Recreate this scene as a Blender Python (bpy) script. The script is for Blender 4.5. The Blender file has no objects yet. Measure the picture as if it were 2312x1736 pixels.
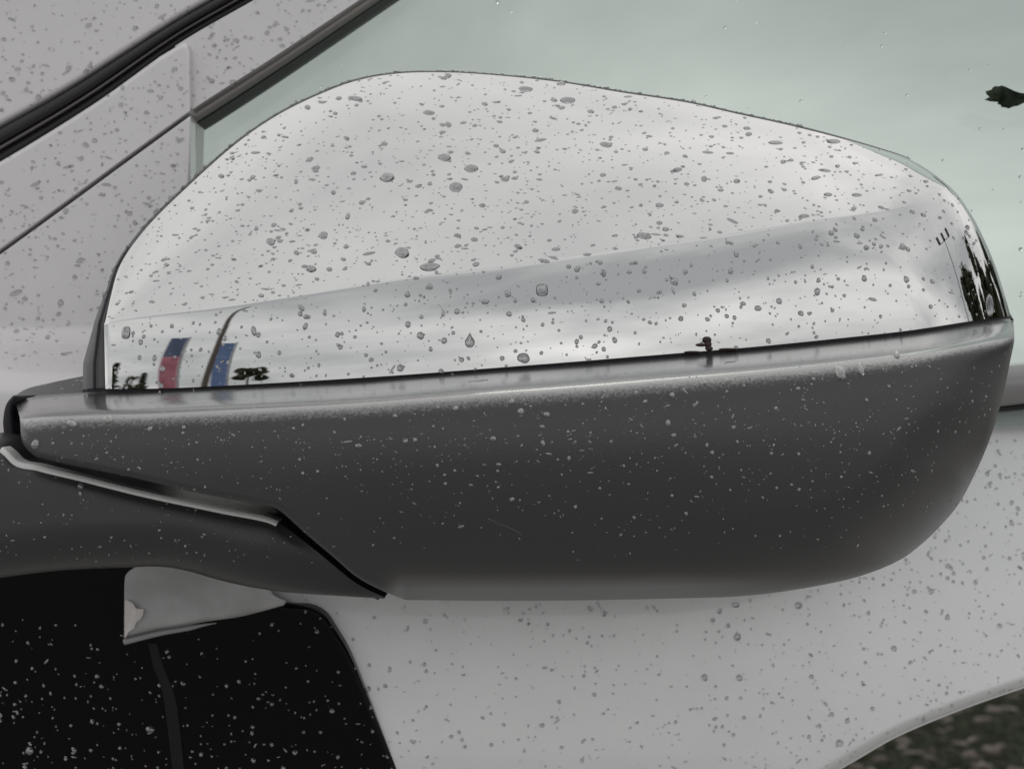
import bpy, math, random
import numpy as np
from mathutils import Matrix, Vector

random.seed(7)
rng = np.random.default_rng(11)
SC = bpy.context.scene
COL = SC.collection

# ------------------------------------------------------------------ camera
S = 0.00011            # metres per photograph pixel at the mirror
D = 0.40               # camera distance to the mirror plane (y = 0)
H = 1.0                # height of the mirror above the ground
cam_d = bpy.data.cameras.new('camera')
cam_d.sensor_width = 36.0
cam_d.lens = 36.0 * D / (2312 * S)
cam_d.clip_start = 0.01
cam_d.clip_end = 2000
cam_d.dof.use_dof = True
cam_d.dof.focus_distance = D - 0.004
cam_d.dof.aperture_fstop = 30.0
cam = bpy.data.objects.new('camera', cam_d)
COL.objects.link(cam)
cam.location = (0, -D, H)
cam.rotation_euler = (math.radians(90), 0, 0)
SC.camera = cam

# ------------------------------------------------------------------ overcast sky
SUN_EL, SUN_AZ = math.radians(32), math.radians(0)      # sun behind the cloud, beyond the car
world = bpy.data.worlds.new('World')
SC.world = world
world.use_nodes = True
nt = world.node_tree
nt.nodes.clear()
N = nt.nodes.new
L = nt.links.new
out = N('ShaderNodeOutputWorld')
bg_sky = N('ShaderNodeBackground'); bg_cloud = N('ShaderNodeBackground')
sky = N('ShaderNodeTexSky')
sky.sky_type = 'NISHITA'
sky.sun_disc = False
sky.sun_elevation = SUN_EL
sky.sun_rotation = SUN_AZ
sky.dust_density = 4.0
L(sky.outputs[0], bg_sky.inputs[0]); bg_sky.inputs[1].default_value = 0.05
tc = N('ShaderNodeTexCoord')
sep = N('ShaderNodeSeparateXYZ'); L(tc.outputs['Generated'], sep.inputs[0])
zz = N('ShaderNodeMath'); zz.operation = 'ABSOLUTE'; L(sep.outputs[2], zz.inputs[0])
za = N('ShaderNodeMath'); za.operation = 'ADD'; za.inputs[1].default_value = 0.30; L(zz.outputs[0], za.inputs[0])
dx = N('ShaderNodeMath'); dx.operation = 'DIVIDE'; L(sep.outputs[0], dx.inputs[0]); L(za.outputs[0], dx.inputs[1])
dy = N('ShaderNodeMath'); dy.operation = 'DIVIDE'; L(sep.outputs[1], dy.inputs[0]); L(za.outputs[0], dy.inputs[1])
cmb = N('ShaderNodeCombineXYZ'); L(dx.outputs[0], cmb.inputs[0]); L(dy.outputs[0], cmb.inputs[1])
nz = N('ShaderNodeTexNoise'); nz.inputs['Scale'].default_value = 0.85; nz.inputs['Detail'].default_value = 6
nz.inputs['Roughness'].default_value = 0.52; nz.inputs['Distortion'].default_value = 0.35
off = N('ShaderNodeVectorMath'); off.operation = 'ADD'; off.inputs[1].default_value = (12.050706380628494, 1.2404700587899997, 0.0)
L(cmb.outputs[0], off.inputs[0]); L(off.outputs[0], nz.inputs['Vector'])
ramp = N('ShaderNodeValToRGB')
ramp.color_ramp.interpolation = 'LINEAR'
e = ramp.color_ramp.elements
e[0].position = 0.36; e[0].color = (0.38, 0.39, 0.394, 1)
e[1].position = 0.64; e[1].color = (0.84, 0.83, 0.815, 1)
e3 = ramp.color_ramp.elements.new(0.86); e3.color = (1.22, 1.20, 1.17, 1)
L(nz.outputs['Fac'], ramp.inputs[0])
L(ramp.outputs[0], bg_cloud.inputs[0]); bg_cloud.inputs[1].default_value = 1.0
mixw = N('ShaderNodeMixShader'); mixw.inputs[0].default_value = 0.93
L(bg_sky.outputs[0], mixw.inputs[1]); L(bg_cloud.outputs[0], mixw.inputs[2]); L(mixw.outputs[0], out.inputs[0])

sun_d = bpy.data.lights.new('sun', 'SUN')
sun_d.energy = 0.5
sun_d.angle = math.radians(30)
sun_d.color = (1.0, 0.96, 0.9)
sun = bpy.data.objects.new('sun', sun_d)
COL.objects.link(sun)
sun.location = (0, 5, 6)
sun.rotation_euler = Vector((0, math.cos(SUN_EL), math.sin(SUN_EL))).to_track_quat('Z', 'Y').to_euler()

SC.view_settings.view_transform = 'Standard'
SC.view_settings.look = 'None'
SC.view_settings.exposure = 0.36
SC.view_settings.gamma = 1.0
SC.view_settings.use_curve_mapping = False
SC.render.engine = 'CYCLES'
SC.cycles.use_denoising = True
SC.cycles.max_bounces = 14
SC.cycles.transmission_bounces = 12
SC.cycles.glossy_bounces = 8

# ------------------------------------------------------------------ materials
def material(name, color, rough=0.5, metal=0.0, **kw):
    m = bpy.data.materials.new(name)
    m.use_nodes = True
    b = m.node_tree.nodes['Principled BSDF']
    b.inputs['Base Color'].default_value = (*color, 1)
    b.inputs['Roughness'].default_value = rough
    b.inputs['Metallic'].default_value = metal
    for k, v in kw.items():
        b.inputs[k.replace('_', ' ')].default_value = v
    return m

def add_noise_color(m, c1, c2, scale, detail=4, lo=0.35, hi=0.65, stretch=(1, 1, 1)):
    t = m.node_tree
    b = t.nodes['Principled BSDF']
    co = t.nodes.new('ShaderNodeTexCoord')
    mp = t.nodes.new('ShaderNodeMapping'); mp.inputs['Scale'].default_value = stretch
    n = t.nodes.new('ShaderNodeTexNoise'); n.inputs['Scale'].default_value = scale; n.inputs['Detail'].default_value = detail
    r = t.nodes.new('ShaderNodeValToRGB')
    r.color_ramp.elements[0].position = lo; r.color_ramp.elements[0].color = (*c1, 1)
    r.color_ramp.elements[1].position = hi; r.color_ramp.elements[1].color = (*c2, 1)
    t.links.new(co.outputs['Object'], mp.inputs[0]); t.links.new(mp.outputs[0], n.inputs['Vector'])
    t.links.new(n.outputs['Fac'], r.inputs[0]); t.links.new(r.outputs[0], b.inputs['Base Color'])
    return m

def add_bump(m, scale, dist, strength=1.0, detail=2, target='Normal', voronoi=False):
    t = m.node_tree
    b = t.nodes['Principled BSDF']
    co = t.nodes.new('ShaderNodeTexCoord')
    if voronoi:
        n = t.nodes.new('ShaderNodeTexVoronoi'); n.inputs['Scale'].default_value = scale
        o = n.outputs['Distance']
    else:
        n = t.nodes.new('ShaderNodeTexNoise'); n.inputs['Scale'].default_value = scale; n.inputs['Detail'].default_value = detail
        o = n.outputs['Fac']
    bu = t.nodes.new('ShaderNodeBump'); bu.inputs['Distance'].default_value = dist; bu.inputs['Strength'].default_value = strength
    t.links.new(co.outputs['Object'], n.inputs['Vector']); t.links.new(o, bu.inputs['Height'])
    t.links.new(bu.outputs[0], b.inputs[target])
    return m

M = {}
M['chrome'] = add_bump(material('chrome', (0.70, 0.70, 0.695), 0.012, 1.0), 14, 0.0006, 0.5, 1)
M['plastic'] = add_bump(material('black_grained_plastic', (0.046, 0.045, 0.047), 0.30, 0, IOR=1.6, Coat_Roughness=0.15, Coat_IOR=2.8), 4200, 0.00006, 1.0, 1)
def wet_on_top(m):
    t = m.node_tree
    ge = t.nodes.new('ShaderNodeNewGeometry'); se = t.nodes.new('ShaderNodeSeparateXYZ'); mr = t.nodes.new('ShaderNodeMapRange')
    mr.inputs[1].default_value = 0.72; mr.inputs[2].default_value = 1.08
    co = t.nodes.new('ShaderNodeTexCoord'); n = t.nodes.new('ShaderNodeTexNoise'); n.inputs['Scale'].default_value = 1700; n.inputs['Detail'].default_value = 1
    ma = t.nodes.new('ShaderNodeMath'); ma.operation = 'MULTIPLY_ADD'; ma.inputs[1].default_value = 0.5
    t.links.new(co.outputs['Object'], n.inputs['Vector']); t.links.new(n.outputs['Fac'], ma.inputs[0])
    t.links.new(ge.outputs['Normal'], se.inputs[0]); t.links.new(se.outputs[2], ma.inputs[2]); t.links.new(ma.outputs[0], mr.inputs[0])
    t.links.new(mr.outputs[0], t.nodes['Principled BSDF'].inputs['Coat Weight'])
wet_on_top(M['plastic'])
M['painted_highlight'] = material('pale_highlight_paint', (0.85, 0.85, 0.84), 0.35, 0.0)  # near-white base colour paints the highlights on the foot's ridge and arc
M['foot_plastic'] = add_bump(material('black_satin_plastic', (0.040, 0.040, 0.042), 0.36, 0, IOR=1.55), 4200, 0.00005, 1.0, 1)
M['frame_plastic'] = add_bump(material('frame_plastic', (0.13, 0.13, 0.135), 0.4, 0, IOR=1.5), 2500, 0.00008, 0.6, 1)
M['gap'] = material('gap_dark', (0.012, 0.008, 0.014), 0.5)
M['rubber'] = add_bump(material('black_rubber', (0.012, 0.012, 0.013), 0.42), 1800, 0.00008, 0.6)
M['rubber_bead_lit'] = material('rubber_bead_lit', (0.22, 0.20, 0.20), 0.3)  # grey base colour stands in for light caught by the bead
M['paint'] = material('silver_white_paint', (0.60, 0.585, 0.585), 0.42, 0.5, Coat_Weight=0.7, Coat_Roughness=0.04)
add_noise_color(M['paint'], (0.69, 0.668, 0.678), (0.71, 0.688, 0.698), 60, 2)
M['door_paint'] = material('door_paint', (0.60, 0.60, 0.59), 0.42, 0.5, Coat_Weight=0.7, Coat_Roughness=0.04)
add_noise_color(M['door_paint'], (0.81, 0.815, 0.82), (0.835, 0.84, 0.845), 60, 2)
M['trim'] = material('window_trim', (0.34, 0.315, 0.305), 0.4, 0.3)
M['moulding'] = material('belt_moulding', (0.34, 0.33, 0.335), 0.35, 0.1, Coat_Weight=0.4, Coat_Roughness=0.05)
M['black_gloss'] = material('black_gloss', (0.005, 0.004, 0.004), 0.25, 0, Specular_IOR_Level=0.12)
M['streak'] = material('grey_streak', (0.0075, 0.0073, 0.0078), 0.5, 0, Specular_IOR_Level=0.3)
M['tab'] = add_noise_color(material('grey_worn_tab', (0.42, 0.42, 0.42), 0.5), (0.42, 0.42, 0.425), (0.58, 0.58, 0.59), 70, 3)
M['chip'] = material('bare_white_chip', (0.74, 0.70, 0.68), 0.6)
M['reflection_red'] = material('dark_red_reflection', (0.03, 0.008, 0.010), 0.45)
M['leaf_dark'] = add_noise_color(material('dark_leaf', (0.02, 0.03, 0.02), 1.0, 0, Specular_IOR_Level=0.1), (0.006, 0.008, 0.006), (0.05, 0.065, 0.045), 220, 3)
M['water'] = material('water', (0.46, 0.46, 0.475), 0.0, 0, IOR=1.333, Transmission_Weight=1.0, Coat_Weight=1.0, Coat_IOR=2.1, Coat_Roughness=0.01)

# rainwater; on dark plastics a milky share and strong coat imitate sky glints
M['soft_water'] = material('soft_water', (0.80, 0.80, 0.81), 0.02, 0, IOR=1.333, Transmission_Weight=1.0)
M['clear_water'] = material('clear_water', (0.97, 1.0, 0.99), 0.0, 0, IOR=1.333, Transmission_Weight=1.0)
M['brightened_water'] = material('brightened_water', (0.80, 0.80, 0.79), 0.05, 0, IOR=1.35, Transmission_Weight=0.90, Coat_Weight=1.0, Coat_IOR=2.6, Coat_Roughness=0.02)
# misted green tinted window
g = bpy.data.materials.new('misted_green_glass'); g.use_nodes = True
t = g.node_tree; t.nodes.clear()
go = t.nodes.new('ShaderNodeOutputMaterial')
gt = t.nodes.new('ShaderNodeBsdfTransparent'); gt.inputs[0].default_value = (0.63, 0.72, 0.685, 1)
gd = t.nodes.new('ShaderNodeBsdfDiffuse'); gd.inputs[0].default_value = (0.52, 0.61, 0.58, 1)
gl = t.nodes.new('ShaderNodeBsdfGlossy'); gl.inputs['Roughness'].default_value = 0.02
gf = t.nodes.new('ShaderNodeFresnel'); gf.inputs[0].default_value = 1.52
gco = t.nodes.new('ShaderNodeTexCoord'); gn = t.nodes.new('ShaderNodeTexNoise')
gn.inputs['Scale'].default_value = 9; gn.inputs['Detail'].default_value = 3
gr = t.nodes.new('ShaderNodeMapRange'); gr.inputs[1].default_value = 0.3; gr.inputs[2].default_value = 0.7
gr.inputs[3].default_value = 0.16; gr.inputs[4].default_value = 0.34
m1 = t.nodes.new('ShaderNodeMixShader'); m2 = t.nodes.new('ShaderNodeMixShader')
t.links.new(gco.outputs['Object'], gn.inputs['Vector']); t.links.new(gn.outputs['Fac'], gr.inputs[0]); t.links.new(gr.outputs[0], m1.inputs[0])
t.links.new(gt.outputs[0], m1.inputs[1]); t.links.new(gd.outputs[0], m1.inputs[2])
t.links.new(gf.outputs[0], m2.inputs[0]); t.links.new(m1.outputs[0], m2.inputs[1]); t.links.new(gl.outputs[0], m2.inputs[2])
t.links.new(m2.outputs[0], go.inputs[0])
M['glass'] = g

# ------------------------------------------------------------------ geometry helpers
def at(px, py, y):
    k = S * (D + y) / D
    return np.stack([(np.asarray(px, float) - 1156) * k, np.asarray(y, float) + 0 * np.asarray(px, float),
                     H + (868 - np.asarray(py, float)) * k], -1)

def dense(pts, n=1500):
    """centripetal Catmull-Rom through pts, resampled by arc length"""
    p = np.asarray(pts, float)
    p = np.vstack([2 * p[0] - p[1], p, 2 * p[-1] - p[-2]])
    outp = []
    m = len(p) - 3
    for i in range(m):
        p0, p1, p2, p3 = p[i:i + 4]
        t0 = 0.0
        t1 = t0 + max(np.linalg.norm(p1 - p0), 1e-6) ** .5
        t2 = t1 + max(np.linalg.norm(p2 - p1), 1e-6) ** .5
        t3 = t2 + max(np.linalg.norm(p3 - p2), 1e-6) ** .5
        tt = np.linspace(t1, t2, 60, endpoint=(i == m - 1))[:, None]
        a1 = (t1 - tt) / (t1 - t0) * p0 + (tt - t0) / (t1 - t0) * p1
        a2 = (t2 - tt) / (t2 - t1) * p1 + (tt - t1) / (t2 - t1) * p2
        a3 = (t3 - tt) / (t3 - t2) * p2 + (tt - t2) / (t3 - t2) * p3
        b1 = (t2 - tt) / (t2 - t0) * a1 + (tt - t0) / (t2 - t0) * a2
        b2 = (t3 - tt) / (t3 - t1) * a2 + (tt - t1) / (t3 - t1) * a3
        outp.append((t2 - tt) / (t2 - t1) * b1 + (tt - t1) / (t2 - t1) * b2)
    q = np.vstack(outp)
    return resample(q, n)

def resample(q, n):
    q = np.asarray(q, float)
    s = np.concatenate([[0], np.cumsum(np.linalg.norm(np.diff(q, axis=0), axis=1))])
    x = np.linspace(0, s[-1], n)
    return np.stack([np.interp(x, s, q[:, k]) for k in range(q.shape[1])], 1)

def coons(top, bot, nu, nv, left=None, right=None, vs=None):
    """pixel grid (nv, nu, 2) between four boundary curves"""
    T = resample(top, nu); B = resample(bot, nu)
    v = np.linspace(0, 1, nv) if vs is None else np.asarray(vs)
    nv = len(v)
    def side(c, a, b):
        if c is None:
            return a[None] * (1 - v[:, None]) + b[None] * v[:, None]
        r = resample(c, 800)
        x = np.linspace(0, 1, 800)
        return np.stack([np.interp(v, x, r[:, 0]), np.interp(v, x, r[:, 1])], 1)
    Lc = side(left, T[0], B[0]); Rc = side(right, T[-1], B[-1])
    u = np.linspace(0, 1, nu)
    V = v[:, None, None]; U = u[None, :, None]
    P = (1 - V) * T[None] + V * B[None] + (1 - U) * Lc[:, None] + U * Rc[:, None]
    P -= (1 - U) * (1 - V) * T[0] + U * (1 - V) * T[-1] + (1 - U) * V * B[0] + U * V * B[-1]
    return P

def dist_to(P, line, chunk=4000):
    a = np.asarray(line, float)[:-1]; b = np.asarray(line, float)[1:]
    ab = b - a; l2 = (ab ** 2).sum(1) + 1e-9
    Q = P.reshape(-1, 2); res = np.empty(len(Q))
    for i in range(0, len(Q), chunk):
        q = Q[i:i + chunk, None, :]
        tt = np.clip(((q - a) * ab).sum(-1) / l2, 0, 1)
        res[i:i + chunk] = np.sqrt(((q - a - tt[..., None] * ab) ** 2).sum(-1)).min(1)
    return res.reshape(P.shape[:-1])

def rnd(d, R):
    """depth (px) of a quarter-round edge at distance d inside it"""
    x = np.clip(R - d, 0, R * 0.997)
    return R - np.sqrt(R * R - x * x)

def smooth(a, b, x):
    tt = np.clip((x - a) / (b - a), 0, 1)
    return tt * tt * (3 - 2 * tt)

class Thing:
    def __init__(self, name, loc, label, cat, group=None):
        o = bpy.data.objects.new(name, None)
        COL.objects.link(o)
        o.location = loc
        o.empty_display_size = 0.02
        o['label'] = label; o['category'] = cat
        if group: o['group'] = group
        self.o = o; self.loc = np.array(loc, float)

def mesh_obj(name, verts, faces, mat, parent=None, smooth_shade=True, loc=(0, 0, 0)):
    me = bpy.data.meshes.new(name)
    origin = np.array(parent.loc if isinstance(parent, Thing) else loc, float)
    v = np.asarray(verts, float) - origin
    me.from_pydata(v.tolist(), [], [list(map(int, f)) for f in faces])
    me.update()
    if smooth_shade:
        me.polygons.foreach_set('use_smooth', [True] * len(me.polygons))
    me.materials.append(mat)
    o = bpy.data.objects.new(name, me)
    COL.objects.link(o)
    if isinstance(parent, Thing):
        o.parent = parent.o
    elif parent is not None:
        o.parent = parent
    else:
        o.location = loc
    return o

def sub(name, verts, faces, mat, part, thing, **kw):
    """a sub-part: child of a part object whose own origin is the thing's"""
    o = mesh_obj(name, np.asarray(verts) - thing.loc, faces, mat, None, **kw)
    o.parent = part
    return o

def grid_faces(nv, nu, off=0):
    i = np.arange(nv - 1)[:, None] * nu + np.arange(nu - 1)[None] + off
    return np.stack([i, i + nu, i + nu + 1, i + 1], -1).reshape(-1, 4)

class Surf:
    """front grid of a shell; remembers pixels, points and normals so drops can sit on it"""
    def __init__(self, px, y):
        self.px = px
        self.P = at(px[..., 0], px[..., 1], y)
        du = np.gradient(self.P, axis=1); dv = np.gradient(self.P, axis=0)
        n = np.cross(du, dv)
        n /= np.linalg.norm(n, axis=-1, keepdims=True) + 1e-12
        n[n[..., 1] > 0.25] *= -1
        self.N = n
        self.nv, self.nu = px.shape[:2]

    def shell(self, name, mat, parent, back=0.003):
        """front grid, folded back all round by `back` metres and closed"""
        nv, nu = self.nv, self.nu
        V = self.P.reshape(-1, 3)
        F = [list(f) for f in grid_faces(nv, nu)]
        ring = [j for j in range(nu)] + [i * nu + nu - 1 for i in range(1, nv)] + \
               [(nv - 1) * nu + j for j in range(nu - 2, -1, -1)] + [i * nu for i in range(nv - 2, 0, -1)]
        b = V[ring].copy()
        c = b.mean(0)
        b[:, 1] += back
        V2 = [V, V[ring], b]
        o1 = len(V); o2 = o1 + len(ring); m = len(ring)
        for k in range(m):
            k2 = (k + 1) % m
            F.append([o1 + k2, o1 + k, o2 + k, o2 + k2])
        V = np.vstack(V2)
        o = mesh_obj(name, V, F, mat, parent)
        return o

    def find(self, x, y):
        d = (self.px[..., 0] - x) ** 2 + (self.px[..., 1] - y) ** 2
        i, j = np.unravel_index(np.argmin(d), d.shape)
        return self.P[i, j], self.N[i, j], d[i, j] ** .5

    def sample(self, n, keep=None, dens=None):
        px = self.px
        a = px[:-1, :-1]; b = px[:-1, 1:]; c = px[1:, 1:]; d = px[1:, :-1]
        ar = np.abs((c - a)[..., 0] * (d - b)[..., 1] - (c - a)[..., 1] * (d - b)[..., 0]) / 2
        mid = (a + c) / 2
        ok = (mid[..., 0] > -30) & (mid[..., 0] < 2345) & (mid[..., 1] > -30) & (mid[..., 1] < 1766)
        if keep is not None: ok &= keep(mid[..., 0], mid[..., 1])
        w = np.where(ok, ar, 0)
        if dens is not None: w = w * dens(mid[..., 0], mid[..., 1])
        w = (w / w.sum()).ravel()
        idx = rng.choice(len(w), n, p=w)
        i, j = idx // (self.nu - 1), idx % (self.nu - 1)
        s, r = rng.random(n)[:, None], rng.random(n)[:, None]
        def bil(A):
            return (A[i, j] * (1 - s) + A[i, j + 1] * s) * (1 - r) + (A[i + 1, j] * (1 - s) + A[i + 1, j + 1] * s) * r
        nn = bil(self.N); nn /= np.linalg.norm(nn, axis=1, keepdims=True)
        return bil(self.P), nn, bil(self.px)

def tube(pts, r, seg=8, closed_ends=True):
    pts = np.asarray(pts, float); n = len(pts)
    r = np.broadcast_to(np.asarray(r, float), (n,))
    tg = np.gradient(pts, axis=0); tg /= np.linalg.norm(tg, axis=1, keepdims=True) + 1e-12
    ref = np.array([0, 1.0, 0]) if abs(tg[0][1]) < 0.9 else np.array([1.0, 0, 0])
    V = []
    for k in range(n):
        a = np.cross(tg[k], ref); a /= np.linalg.norm(a) + 1e-12
        b = np.cross(a, tg[k])
        for q in range(seg):
            th = 2 * math.pi * q / seg
            V.append(pts[k] + r[k] * (math.cos(th) * a + math.sin(th) * b))
    F = []
    for k in range(n - 1):
        for q in range(seg):
            q2 = (q + 1) % seg
            F.append([k * seg + q, k * seg + q2, (k + 1) * seg + q2, (k + 1) * seg + q])
    if closed_ends:
        F.append(list(range(seg))[::-1]); F.append([(n - 1) * seg + q for q in range(seg)])
    return np.array(V), F

def inside(poly):
    poly = np.asarray(poly, float)
    def f(x, y):
        x = np.asarray(x); y = np.asarray(y)
        c = np.zeros(x.shape, bool)
        j = len(poly) - 1
        for i in range(len(poly)):
            xi, yi = poly[i]; xj, yj = poly[j]
            with np.errstate(divide='ignore', invalid='ignore'):
                c ^= ((yi > y) != (yj > y)) & (x < (xj - xi) * (y - yi) / (yj - yi + 1e-12) + xi)
            j = i
        return c
    return f

# ------------------------------------------------------------------ outlines read off the photograph
SIL = dense([(235, 731), (250, 670), (271, 600), (325, 521), (430, 416), (542, 318), (633, 257), (723, 213), (804, 183),
             (895, 167), (1003, 164), (1112, 170), (1256, 185), (1401, 209), (1550, 232), (1657, 256), (1801, 288),
             (1982, 336), (2054, 360), (2109, 393), (2143, 420)], 2000)
RIGHT = dense([(2143, 420), (2163, 441), (2199, 495), (2224, 545), (2246, 597), (2264, 651), (2282, 713)], 600)
CREASE = dense([(235, 733), (289, 722), (362, 713), (506, 698), (651, 678), (800, 656), (931, 637), (1112, 616),
                (1292, 590), (1473, 562), (1657, 534), (1765, 516), (1946, 487), (2034, 472), (2090, 455), (2125, 430), (2143, 420)], 2000)
CAPBOT = dense([(238, 878), (362, 877), (542, 869), (750, 857), (931, 845), (1112, 831), (1292, 817), (1512, 799),
                (1693, 784), (1874, 766), (2054, 746), (2199, 724), (2282, 713)], 2000)
HTOP = dense([(34, 905), (90, 894), (203, 886), (308, 884), (489, 876), (650, 868), (800, 860), (931, 850), (1112, 836),
              (1292, 823), (1512, 805), (1693, 790), (1874, 772), (2054, 752), (2199, 730), (2288, 719)], 2000)
HLEFT = dense([(34, 905), (44, 940), (52, 1000), (80, 1032)], 300)
HBOT_L = dense([(80, 1032), (145, 1047), (289, 1076), (434, 1110), (590, 1140), (622, 1147), (644, 1163), (687, 1202),
                (752, 1257), (805, 1302), (860, 1332), (915, 1354)], 900)
HBOT_R = dense([(915, 1354), (1112, 1356), (1292, 1355), (1512, 1351), (1693, 1344), (1837, 1324), (1946, 1299), (2036, 1261), (2091, 1219)], 900)
HRIGHT = dense([(2288, 719), (2290, 767), (2282, 810), (2264, 894), (2235, 991), (2199, 1074), (2163, 1140), (2127, 1183), (2091, 1219), (2036, 1261), (1946, 1299)], 800)
_i = int(np.argmin(np.hypot(HBOT_R[:, 0] - 2036, HBOT_R[:, 1] - 1261))); _j = int(np.argmin(np.hypot(HRIGHT[:, 0] - 2036, HRIGHT[:, 1] - 1261)))
HBOT_R = HBOT_R[:_i + 1]; HRIGHT = HRIGHT[:_j + 1]
RSIL = np.vstack([SIL[np.searchsorted(SIL[:, 0], 1650):], RIGHT, HRIGHT])

def bow(px):                      # gentle plan curve shared by cap and housing
    return 1.15e-4 * (px - 1000) ** 2

def rroll(P):                     # shared roll into the right-hand end
    return rnd(dist_to(P, RSIL[::6]), 210) * smooth(1830, 2130, P[..., 0] + 0.35 * np.clip(P[..., 1] - 420, 0, 600)) * (0.62 + 0.38 * smooth(330, 700, P[..., 1]))

MIRROR_OUT = np.vstack([SIL[::40], RIGHT[::40], HRIGHT[::40], HBOT_R[::-1][::40], HBOT_L[::-1][::40], HLEFT[::-1][::40],
                        [(180, 880), (186, 796), (210, 705)]])
in_mirror = inside(MIRROR_OUT)

# ================================================================== the mirror
mirror = Thing('side_mirror', (0, 0.03, H - 0.055), 'folded chrome and black side mirror covered in raindrops', 'side mirror')

# --- chrome cap: lower band and upper dome, one sheet with a crease
nu = 360
vs_low = np.concatenate([np.linspace(0, 0.06, 6)[:-1], np.linspace(0.06, 1, 50)])
low = coons(CREASE, CAPBOT, nu, 0, left=[CREASE[0], CAPBOT[0]], right=RIGHT, vs=vs_low)
vs_up = np.concatenate([[0, 0.003, 0.008, 0.015, 0.025, 0.04, 0.06, 0.08], np.linspace(0.1, 0.95, 70), [0.96, 0.968, 0.976, 0.984, 0.992, 1.0]])
up = coons(SIL, CREASE, nu, 0, vs=vs_up)
YB = 0.0015

def integrate(px, phi_deg, start):
    """walk rows from the last to the first, adding depth for a surface leaning back by phi"""
    y = np.zeros(px.shape[:2])
    y[-1] = start
    for i in range(px.shape[0] - 2, -1, -1):
        dl = np.linalg.norm(px[i] - px[i + 1], axis=-1)
        y[i] = y[i + 1] + dl * np.tan(np.radians((phi_deg[i] + phi_deg[i + 1]) / 2))
    return y

tl = 1 - vs_low                                   # 0 at the seam, 1 at the crease
fade_l = smooth(1900, 2140, low[..., 0]); fade_u = smooth(1900, 2140, up[..., 0])
phi_low = 2.5 + (13.0 + 7 * fade_l) * tl[:, None] ** 1.1
y_low = integrate(low, phi_low, 0.0)
tu = 1 - vs_up                                    # 0 at the crease, 1 at the silhouette
phi_up = 18 + 4 * fade_u + (17 - 13 * fade_u) * smooth(0.0, 0.03, tu)[:, None] + (23 + 9 * fade_u) * np.clip(tu, 0, 1)[:, None] ** 1.6
y_up = integrate(up, phi_up, y_low[0])
full = np.vstack([up, low[1:]])
yy = np.vstack([y_up, y_low[1:]])
# the crease dies away towards the right-hand end, and the left edge turns in
yy = yy + bow(full[..., 0]) + rroll(full) + rnd(full[..., 0] - 233, 14) * 0.6
CAP = Surf(full, YB + yy * S)
cap = CAP.shell('chrome_cap', M['chrome'], mirror, 0.004)
cap['label'] = 'mirror-bright chrome cap with a long slanting crease'

# --- lower housing, black grained plastic
shelf_d = np.linspace(0, 400, 801)
shelf_phi = np.interp(shelf_d, [0, 4, 24, 38, 52, 68, 90, 135, 220, 400], [60, 85, 85.5, 82, 62, 36, 18, 7, 1, -3])
shelf_tab = np.concatenate([[0], np.cumsum(np.tan(np.radians((shelf_phi[1:] + shelf_phi[:-1]) / 2)) * 0.5)])
nuh, nvh = 380, 0
vh = np.concatenate([np.linspace(0, 0.30, 70)[:-1], np.linspace(0.30, 0.8, 60)[:-1], np.linspace(0.8, 1, 50)])
HBOT = np.vstack([HBOT_L, HBOT_R[1:]])
hp = coons(HTOP, HBOT, nuh, 0, left=HLEFT, right=HRIGHT, vs=vh)
d_top = dist_to(hp, HTOP[::8])
d_bot = dist_to(hp, np.vstack([HBOT_R, HRIGHT[::-1][:260]])[::8])
d_grv = dist_to(hp, np.vstack([HLEFT, HBOT_L])[::8])
hy = shelf_tab[-1] - np.interp(d_top, shelf_d, shelf_tab)          # back at the seam, forward on the face
hy0 = hy.min()
SHELF = shelf_tab.max()
hy = -np.interp(d_top, shelf_d, shelf_tab)
under_phi = np.interp(shelf_d, [0, 28, 44, 64, 90, 140, 230, 400], [82, 79, 66, 44, 27, 14, 5, 0])
under_tab = np.concatenate([[0], np.cumsum(np.tan(np.radians((under_phi[1:] + under_phi[:-1]) / 2)) * 0.5)])
w_un = 1 - smooth(1450, 1850, hp[..., 0])
under = (under_tab[-1] - np.interp(d_bot, shelf_d, under_tab)) * w_un + rnd(d_bot, 200) * (1 - w_un)
hy = hy + bow(hp[..., 0]) + rroll(hp) + under + rnd(d_grv, 16) * 0.9
hy = hy + 0.00042 * np.clip(hp[..., 1] - 960, 0, None) ** 2
HOUSE = Surf(hp, YB + 0.0002 + hy * S)
house = HOUSE.shell('lower_housing', M['plastic'], mirror, 0.03)
house['label'] = 'matt black grained lower half of the mirror'
YFACE = float(np.median(HOUSE.P[80:120, 100:250, 1]))

sc = dense([(1104, 1171), (1125, 1182), (1150, 1192), (1182, 1207)], 24)
sv = np.array([HOUSE.find(a, b)[0] + [0, -0.00002, 0] for a, b in sc])
for k_ in range(3): sv[1:-1] = (sv[:-2] + sv[1:-1] * 2 + sv[2:]) / 4
V_, F_ = tube(sv, 0.00006, 6)
M['scratch'] = material('scratched_plastic', (0.16, 0.16, 0.16), 0.6)
sub('scratch', V_, F_, M['scratch'], house, mirror)
# --- dark seam between cap and housing
sp = coons(np.vstack([[(196, 878)], CAPBOT - [0, 3]]), np.vstack([[(200, 891)], HTOP[np.searchsorted(HTOP[:, 0], 205):] + [0, 3]]), 300, 5)
SEAM = Surf(sp, YB + 0.0012 + (bow(sp[..., 0]) + rroll(sp)) * S)
seam = SEAM.shell('cap_seam', M['gap'], mirror, 0.01)

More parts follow.
